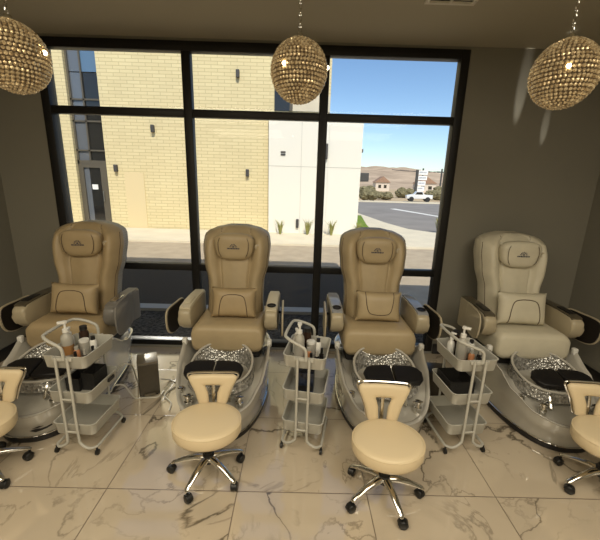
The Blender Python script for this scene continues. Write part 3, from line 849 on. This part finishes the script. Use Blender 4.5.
def open_box(bm, x0, x1, y0, y1, z0, z1, th=.004):
    box(bm, x0, x1, y0, y1, z0, z0 + th); box(bm, x0, x1, y0, y0 + th, z0, z1); box(bm, x0, x1, y1 - th, y1, z0, z1); box(bm, x0, x0 + th, y0, y1, z0, z1); box(bm, x1 - th, x1, y0, y1, z0, z1)
t = thing('organizer_box', 'black two-compartment organizer box in the middle basket of the slotted cart', 'box', on_cart(0, -.01, .03, ZM), carts[0][1])
bm = B(); open_box(bm, -.09, .0, -.07, .06, 0, .085); link('low_bin', bm, MT['mesh'], t, smooth=0)
bm = B(); open_box(bm, .002, .09, -.05, .08, 0, .115); link('tall_bin', bm, MT['mesh'], t, smooth=0)
bm = B(); box(bm, -.012, .012, -.07, .07, 0, .012, .003)
tag(link('nail_file', bm, MT['chair_black'], None, on_cart(0, .03, -.085, ZM)), 'black nail file lying in the middle basket of the slotted cart', 'nail file').rotation_euler = (0, 0, -1.1)
t = thing('product_box', 'tall black box with blue marbled print in the middle basket between the two middle chairs', 'box', on_cart(1, 0, -.02, ZM), carts[1][1] + .05)
bm = B(); box(bm, -.06, .05, -.05, .05, 0, .15, .004); bx_ = link('carton', bm, MT['bluegloss'], t)
bm = B(); box(bm, -.055, .045, -.052, -.05, .03, .06); link('label_strip', bm, MT['chair_black'], bx_)
t = thing('mesh_basket', 'black wire mesh basket in the middle tier of the cart before the pale chair', 'basket', on_cart(2, -.02, .03, ZM), carts[2][1])
bm = B(); open_box(bm, -.085, .085, -.09, .09, 0, .095); link('basket', bm, MT['mesh'], t, smooth=0)
bm = B(); tube(bm, [(x, y, .095) for x, y in rrect(-.085, .085, -.09, .09, .012)], .004, 6, closed=True); link('wire_rim', bm, MT['chair_black'], t)
bm = B(); cushion(bm, 0, 0, .012, .075, .05, .024, .6, .8)
tag(link('folded_towel', bm, MT['white'], None, on_cart(2, .075, -.105, ZM)), 'small folded white towel beside the black mesh basket', 'towel')

# ------------------------------------------------------------------ bins + cables
def bin_(loc, rz, label, m, top):
    t = thing('waste_bin', label, 'bin', loc, rz, 'grey metal bins by the spa chairs')
    bm = B(); box(bm, -.076, .076, -.085, .085, .012, .285, .008, 3); link('body', bm, m, t)
    bm = B(); box(bm, -.077, .077, -.086, .086, .285, .297, .004, 2); link('lid', bm, top, t)
    bm = B(); box(bm, -.06, .06, -.077, .077, 0, .012); link('foot', bm, MT['caster'], t)
    bm = B(); box(bm, -.04, .04, -.100, -.078, .012, .028, .004); link('pedal', bm, top, t)
bin_((-1.185, 2.505, 0), .42, 'grey brushed metal pedal bin standing in the gap between tan and beige spa chairs', MT['bin'], MT['bintop'])
bin_((1.125, 2.46, 0), -.1, 'brownish metal bin mostly hidden behind the cart with the mesh basket', MT['bin'], MT['bin'])
def cable(pts, label, r=.0055):
    bm = B(); tube(bm, smooth_path(pts, 8), r, 6); tag(link('power_cable', bm, MT['cable'], None), label, 'cable')
cable([(-1.13, 2.60, .05), (-1.08, 2.66, .006), (-1.0, 2.63, .006), (-.93, 2.68, .006), (-.95, 2.82, .006), (-.97, 2.95, .006), (-.86, 3.03, .006), (-.76, 3.06, .006)], 'thin white cable running from the bin back under the beige chair')
cable([(-.90, 2.66, .006), (-.96, 2.61, .006), (-1.02, 2.53, .006), (-1.04, 2.44, .006), (-.98, 2.37, .006), (-.95, 2.33, .006), (-.935, 2.25, .006)], 'looped white cable lying beside the left side of the beige chair tub')
cable([(-1.39, 2.42, .22), (-1.36, 2.43, .27), (-1.31, 2.45, .27), (-1.30, 2.49, .22), (-1.31, 2.56, .05), (-1.33, 2.62, .006), (-1.35, 2.70, .006)], 'white cord arching from tan chair tub down to the grey bin', .006)
cable([(-1.385, 2.30, .12), (-1.36, 2.31, .165), (-1.30, 2.33, .16), (-1.27, 2.355, .08), (-1.25, 2.39, .008), (-1.19, 2.40, .006), (-1.10, 2.41, .006), (-1.075, 2.44, .006), (-1.07, 2.50, .006)], 'white cord arching low from tan chair tub and passing before the grey bin', .006)

# ------------------------------------------------------------------ outside
G = -.1
def slab(name, x0, x1, y0, y1, z1, m, z0=-.3, bev=0):
    bm = B(); box(bm, x0, x1, y0, y1, z0, z1, bev); return struct(link(name, bm, m, smooth=0))
slab('ground', -400, 400, -60, 700, G - .05, MT['dirt'], -1)
slab('gravel_bed', -14, 6, WY + .2, 4.50, G + .01, MT['gravel'])
slab('curb_strip', -14, 6, 4.50, 4.68, G + .05, MT['curb'])
slab('shaded_asphalt', -14, .95, 4.68, 7.45, G, MT['asphalt'])  # dark tone stands in for the building's shadow, cut at its edge
slab('road', -60, 4.6, 7.45, 9.95, G, MT['road'])
slab('lit_road_side', .95, 4.6, 4.68, 7.45, G, MT['road'])  # ground past the shadow edge, painted in the sunlit tone
slab('sidewalk', -60, 4.6, 10.0, 12.25, G + .06, MT['walk'])
slab('kerb', -60, 4.6, 9.88, 10.0, G + .055, MT['walk'])
# wedge of pavement running off to the lot
bm = B(); prism(bm, [(4.6, 10.0), (7.5, 9.2), (7.5, 12.9), (5.2, 13.3), (4.5, 14.2), (4.1, 16.4), (3.2, 26), (2.7, 26), (2.9, 14.0), (2.4, 12.2)], 'z', -.3, G + .05); struct(link('corner_pavement', bm, MT['walk'], smooth=0))
bm = B(); prism(bm, [(4.1, 16.4), (4.5, 14.2), (5.2, 13.3), (7.5, 12.9), (60, 14), (90, 40), (5.0, 36), (3.2, 26)], 'z', -.3, G + .01); struct(link('parking_lot', bm, MT['lot'], smooth=0))
slab('side_road', 4.6, 60, -5, 9.0, G, MT['road'])
for a in (((6.9, 26.5), (7.4, 26.9), (9.2, 18.2), (8.95, 18.0)),):
    bm = B(); prism(bm, a, 'z', G + .01, G + .02); struct(link('parking_line', bm, MT['line'], smooth=0))
slab('far_kerb', 3.5, 80, 36, 37, G + .12, MT['walk'])
bm = B(); prism(bm, [(2.25, 13.4), (2.85, 13.4), (2.95, 15.0), (3.5, 19.6), (2.6, 19.6)], 'z', -.3, G + .08); o = link('lawn_patch', bm, MT['lawn'], smooth=0); o['kind'] = 'stuff'; o['label'] = 'patch of green lawn beside the white stucco wall'; o['category'] = 'lawn'

# building across the street
FY = 12.3
def F(x, y=12.): return x * FY / 12
def part(name, p, m, *boxes, bev=0):
    bm = B()
    for a in boxes: box(bm, *a, bev=bev)
    return link(name, bm, m, p, smooth=0)
bl = thing('brick_building', 'cream brick commercial building across the street with a glass entrance bay', 'building', (0, FY, 0))
part('brick_wall', bl, MT['brick'], (-6.62, .93, 0, 4, G, 9.5), (-12, -7.66, 0, 4, G, 9.5), (-7.66, -6.62, .35, 4, G, 9.5))
sf = part('storefront_frame', bl, MT['bronze'], (-7.66, -7.60, .12, .22, G, 9.5), (-7.24, -7.19, .12, .22, 2.2, 9.5), (-6.68, -6.62, .12, .22, G, 9.5),
     (-7.66, -6.62, .12, .22, 2.10, 2.22), (-7.66, -6.62, .12, .22, 2.52, 2.57), (-7.66, -6.62, .12, .22, 3.45, 3.50), (-7.66, -6.62, .12, .22, 4.12, 4.17))
for x0, x1, m in ((-7.60, -7.24, 'greyglass'), (-7.19, -6.68, 'darkglass')):
    for z0, z1 in ((2.22, 2.52), (2.57, 3.45), (3.50, 4.12)):
        part('pane', sf, MT[m], (x0, x1, .17, .18, z0, z1))
    part('pane', sf, MT[m], (x0, x1, .17, .18, 4.17, 4.95)); part('pane', sf, MT['greyglass' if m == 'greyglass' else 'skyglass'], (x0, x1, .17, .18, 4.98, 9.4))
dr = part('entrance_door', bl, MT['bronze'], (-7.60, -7.48, .10, .2, G, 2.10), (-6.90, -6.78, .10, .2, G, 2.10), (-7.48, -6.90, .10, .2, 1.98, 2.10), (-7.48, -6.90, .10, .2, G, .12), (-6.78, -6.68, .10, .2, G, 2.10))
part('door_glass', dr, MT['darkglass'], (-7.30, -6.90, .15, .16, .12, 1.98)); part('door_glass', dr, MT['greyglass'], (-7.48, -7.30, .15, .16, .12, 1.98))
part('notice', dr, MT['paper'], (-7.26, -7.06, .14, .15, 1.25, 1.42)); part('door_handle', dr, MT['chrome'], (-6.86, -6.83, .05, .08, .85, 1.2))
part('side_door', bl, MT['ochre'], (-6.02, -5.36, -.03, .05, G, 1.86)); 
for x, z, nm in ((-6.28, 1.98, 'electric_meter'), (-4.93, 3.28, 'wall_light'), (-3.68, 3.5 - 1.4, 'wall_light'), (-2.08, 5.0, 'wall_light'), (-1.80, 1.95, 'wall_light')):
    o = part(nm, bl, MT['steel'], (x - .055, x + .055, -.12, 0, z - .12, z + .12), bev=.02)
uw = part('upper_window', bl, MT['darkglass'], (-.90, -.40, -.02, .05, 3.95, 5.2)); part('window_frame', uw, MT['bronze'], (-.40, -.30, -.04, .05, 3.95, 5.2)); part('upper_panel', bl, MT['walk'], (-.30, .93, -.02, .02, 3.95, 4.45))
st = thing('stucco_annex', 'white stucco single-storey annex joined to the brick building', 'building', (0, FY, 0))
part('wall', st, MT['stucco'], (-1.06, .93, -.25, -.002, G, 3.87), (.935, 2.03, -.25, 4, G, 3.87))
part('joint', st, MT['joint'], (-1.06, 2.03, -.255, -.24, 2.19, 2.205), (.02, .032, -.255, -.24, G, 3.87), (-1.06, .93, -.28, -.003, 3.83, 3.87), (.935, 2.03, -.28, .1, 3.83, 3.87))
part('vent_grille', st, MT['steel'], (-.66, -.50, -.27, -.24, 2.62, 2.67), (-.66, -.50, -.27, -.24, 2.54, 2.59))
part('wall_light', st, MT['steel'], (.72, .90, -.36, -.24, 2.45, 2.95), bev=.03); part('canopy', st, MT['steel'], (2.03, 2.45, .4, 2.5, 1.78, 2.08), bev=.02); part('corner_light', st, MT['steel'], (2.03, 2.12, .0, .1, 2.72, 2.84), bev=.02)
part('hose_bib', st, MT['steel'], (-.10, .0, -.32, -.24, .15, .45), bev=.02)

# plants along the white wall
def tuft(x, y, h, label):
    bm = B()
    for k in range(46):
        a = random.uniform(0, 2 * PI); l = h * random.uniform(.6, 1.1); r = random.uniform(.25, .9) * l * .75
        d = Vector((math.cos(a), math.sin(a), 0)); nr = Vector((-d.y, d.x, 0)) * .012
        p0 = d * .03; p1 = d * r * .45 + Vector((0, 0, l * .7)); p2 = d * r + Vector((0, 0, l))
        v = [bm.verts.new(q) for q in (p0 - nr, p0 + nr, p1 + nr, p1 - nr)]; bm.faces.new(v)
        w = bm.verts.new(p2); bm.faces.new((v[3], v[2], w))
    tag(link('ornamental_grass', bm, MT['blade'], None, (x, y, G + .06), smooth=0), label, 'grass plant', 'ornamental grass clumps outside')
tuft(-.62, 11.7, .5, 'ornamental grass clump outside left of the white wall joint, first along the wall'); tuft(.30, 11.75, .55, 'ornamental grass clump outside just right of the white wall joint')
tuft(1.12, 11.75, .5, 'ornamental grass clump outside right of the window mullion'); tuft(1.98, 11.55, .5, 'ornamental grass clump outside at the corner of the white wall'); tuft(5.5, 13.6, .55, 'lone ornamental grass clump outside beside the parking lot')

def bush(x, y, r, h, label, i):
    bm = B(); rnd = random.Random(i)
    for k in range(6):
        m4 = Matrix.Translation((rnd.uniform(-.6, .6) * r, rnd.uniform(-.4, .4) * r, rnd.uniform(.3, .65) * h)) @ Matrix.Diagonal((r * .55, r * .5, h * .38, 1))
        bmesh.ops.create_icosphere(bm, subdivisions=3, radius=1, matrix=m4)
    for v in bm.verts: v.co += Vector((rnd.gauss(0, .05), rnd.gauss(0, .05), rnd.gauss(0, .05))) * r
    tag(link('desert_shrub', bm, MT['bush'], None, (x, y, G), smooth=0), label, 'shrub', 'desert shrubs beyond the parking lot')
SH = [(7.5, 38.5, 1.2, 1.5, 'largest dark desert shrub beside the white wall corner'), (10.6, 44, 1.1, .9, 'low desert shrub behind the parked pickup'), (18.2, 47, 1.3, 1.3, 'desert shrub just right of the pickup'),
      (15.6, 52, 1.3, 1.5, 'desert shrub under the white sign panels'), (11.6, 62, 1.6, 1.6, 'desert shrub halfway to the hill left of the sign'), (23.6, 58, 1.6, 1.8, 'desert shrub near the window frame edge beyond the lot')]
for i, a in enumerate(SH): bush(*a, i)
# pickup truck
tk = thing('pickup_truck', 'white pickup truck parked beyond the parking lot', 'truck', (13.75, 40.6, G), -.12)
tk.scale = (.82, .82, .82)
bm = B()
body = [(-1.75, .38), (-1.78, .78), (-1.2, .92), (-.75, .95), (-.45, 1.38), (.35, 1.40), (.55, .95), (1.75, .93), (1.75, .42)]
prism(bm, body, 'y', -.6, .6, .05, 2); link('body', bm, MT['truck'], tk)
bm = B(); prism(bm, [(-.66, .98), (-.42, 1.31), (.30, 1.33), (.44, .98)], 'y', -.615, .615); link('cab_window', bm, MT['darkglass'], tk, smooth=0)
for x in (-1.1, 1.1):
    for y in (-.56, .56):
        bm = B(); lathe(bm, [(.2, -.1), (.33, -.09), (.33, .09), (.2, .1)], (x, y, .33), 18, 'y'); link('wheel', bm, MT['tyre'], tk)
# pylon sign
sg = thing('pylon_sign', 'pylon sign of stacked white panels on a dark post beyond the lot', 'sign', (19.9, 58, G))
part('post', sg, MT['steel'], (-1.1, -.75, -.2, .2, -.2, 4.25))
for k in range(4):
    z = 3.62 - k * .84 ; w = (1.5, 1.45, 1.3, 1.2)[k]
    pn = part('panel', sg, MT['signw'], (-.75, -.75 + w, -.12, .12, z - .12, z + .55))
    x = -.6
    bm = B(); rnd = random.Random(k)
    while x < -.75 + w - .3:
        ww = rnd.uniform(.06, .16); box(bm, x, x + ww, -.13, -.12, z + .12, z + .36); x += ww + .05
    link('lettering', bm, MT['signtxt'], pn, smooth=0)
# far houses, poles and hill
for i, (x, y, w, lab) in enumerate(((24, 105, 4, 'tan far house just left of the pylon sign'), (35, 100, 5, 'tan far house with tilted brown roof right of the pylon sign'), (17, 120, 5, 'small tan far house at the foot of the hill near the white wall'))):
    h = thing('far_house', lab, 'house', (x, y, G), 0, 'houses at the foot of the hill')
    part('wall', h, MT['house'], (-w / 2, w / 2, -2, 2, -.2, 2.4)); bm = B(); prism(bm, [(-w / 2 - .3, 2.4), (0, 4.1), (w / 2 + .3, 2.4)], 'y', -2.3, 2.3); link('roof', bm, MT['houser'], h, smooth=0)
    part('window_pane', h, MT['darkglass'], (-w * .3, -w * .1, -2.03, -1.99, .8, 1.7), (w * .1, w * .3, -2.03, -1.99, .8, 1.7))
up = thing('utility_line', 'dark utility poles with crossarms and sagging wires on the skyline', 'utility pole', (36, 105, G - 1.5))
for x in (0, 5.5):
    part('pole', up, MT['steel'], (x - .18, x + .18, -.18, .18, -.2, 8.2)); part('crossarm', up, MT['steel'], (x - 1.3, x + 1.3, -.1, .1, 7.1, 7.35))
bm = B()
for dx in (-1.2, 1.2): tube(bm, [(-8 + dx, 0, 7.6), (-4 + dx, 0, 7.25), (dx, 0, 7.4), (2.7 + dx, 0, 7.15), (5.5 + dx, 0, 7.4), (12, 0, 7.1)], .07, 5)
link('wire', bm, MT['steel'], up)
bm = B(); N = 90; rows = []
for j in range(12):
    row = []
    for i in range(N):
        x = -150 + 420 * i / (N - 1); y = 150 + j * 22
        hh = 24 * (j / 11) ** 1.2 * (.86 + .10 * math.sin(x * .021 + 1.0) + .05 * math.sin(x * .07) + .03 * math.sin(x * .19 + j))
        hh -= .022 * max(0, x - 60) * (j / 11)
        row.append(Vector((x, y, G - .05 + hh + (random.uniform(-.6, .6) if j else 0))))
    rows.append(row)
loft(bm, rows, False, False, closed=False); struct(link('hills', bm, MT['hill'], smooth=60))
# own building above the room: parapet and lower roof edge
slab('roof', -16, 1.72, -7, WY + .22, 5.30, MT['stucco'], ZC + .1)
slab('roof_lower', 1.72, 3.0, -7, WY + .22, 3.2, MT['stucco'], ZC + .1)
slab('exterior_wall', -16, XL - .1, WY + .0, WY + .22, ZC + .1, MT['stucco'], -.1)

# ------------------------------------------------------------------ light
sun = bpy.data.lights.new('sun', 'SUN'); so = bpy.data.objects.new('sun', sun); COL.objects.link(so)
sun.energy = 4.25; sun.color = (1, .95, .84); sun.angle = .01
sdir = Vector((-.155, .80, -1.0)).normalized(); so.rotation_euler = sdir.to_track_quat('-Z', 'Y').to_euler()
w = bpy.data.worlds.new('world'); S.world = w; w.use_nodes = True
nt = w.node_tree; bg = nt.nodes['Background']
sky = nt.nodes.new('ShaderNodeTexSky'); sky.sky_type = 'NISHITA'; sky.sun_disc = False; sky.sun_elevation = math.radians(50); sky.sun_rotation = math.radians(170)
sky.altitude = 300; sky.air_density = 1.0; sky.dust_density = .6; sky.ozone_density = 2.0
hs = nt.nodes.new('ShaderNodeHueSaturation'); hs.inputs['Saturation'].default_value = 1.1
nt.links.new(sky.outputs[0], hs.inputs['Color']); nt.links.new(hs.outputs[0], bg.inputs[0]); bg.inputs[1].default_value = .165

def area(name, loc, sx, sy, power, col, rot=(0, 0, 0)):
    l = bpy.data.lights.new(name, 'AREA'); l.shape = 'RECTANGLE'; l.size = sx; l.size_y = sy; l.energy = power; l.color = col
    o = bpy.data.objects.new(name, l); COL.objects.link(o); o.location = loc; o.rotation_euler = rot; return o
area('ceiling_light_panel', (-1.3, -.1, ZC - .03), 1.7, 1.5, 54, (1, .88, .66))
area('ceiling_light_panel', (1.2, -.1, ZC - .03), 1.7, 1.5, 52, (1, .90, .72))
area('ceiling_light_panel', (-1.3, -2.4, ZC - .03), 1.7, 1.5, 46, (1, .89, .69))
area('ceiling_light_panel', (1.3, -2.4, ZC - .03), 1.7, 1.5, 46, (1, .89, .69))

def glint(loc, target, ang, power):  # added spot lamps imitating light streaks on wall and ceiling
    l = bpy.data.lights.new('added_glint_spot', 'SPOT'); l.spot_size = math.radians(ang); l.spot_blend = .9; l.energy = power; l.color = (1, .95, .85); l.shadow_soft_size = .006
    o = bpy.data.objects.new('added_glint_spot', l); COL.objects.link(o); o.location = loc
    o.rotation_euler = (Vector(target) - Vector(loc)).to_track_quat('-Z', 'Y').to_euler()
# added spot lamp brightening the floor under the window like thrown-back sun
gl = bpy.data.lights.new('added_floor_spot', 'SPOT'); gl.spot_size = math.radians(5.2); gl.spot_blend = .7; gl.energy = 5000; gl.color = (1, .95, .85); gl.shadow_soft_size = .25
go = bpy.data.objects.new('added_floor_spot', gl); COL.objects.link(go); go.location = (-5.6, 11.9, 4.1)
go.rotation_euler = (Vector((-.98, 2.80, 0)) - go.location).to_track_quat('-Z', 'Y').to_euler()
glint((1.86, 3.10, 1.40), (1.90, 3.28, 2.50), 6, 130)
glint((2.14, 3.08, 1.30), (2.16, 3.28, 2.22), 5, 60)
glint((1.86, 3.24, 2.66), (2.00, 2.93, ZC), 9, 2.2)
glint((1.95, 2.95, 2.62), (2.22, 2.45, ZC), 8, 4)
S.view_settings.view_transform = 'Standard'; S.view_settings.look = 'None'; S.view_settings.exposure = 0; S.view_settings.gamma = 1
S.cycles.use_denoising = True
S.cycles.max_bounces = 8; S.cycles.diffuse_bounces = 4; S.cycles.glossy_bounces = 4; S.cycles.transparent_max_bounces = 16
S.cycles.sample_clamp_indirect = 6
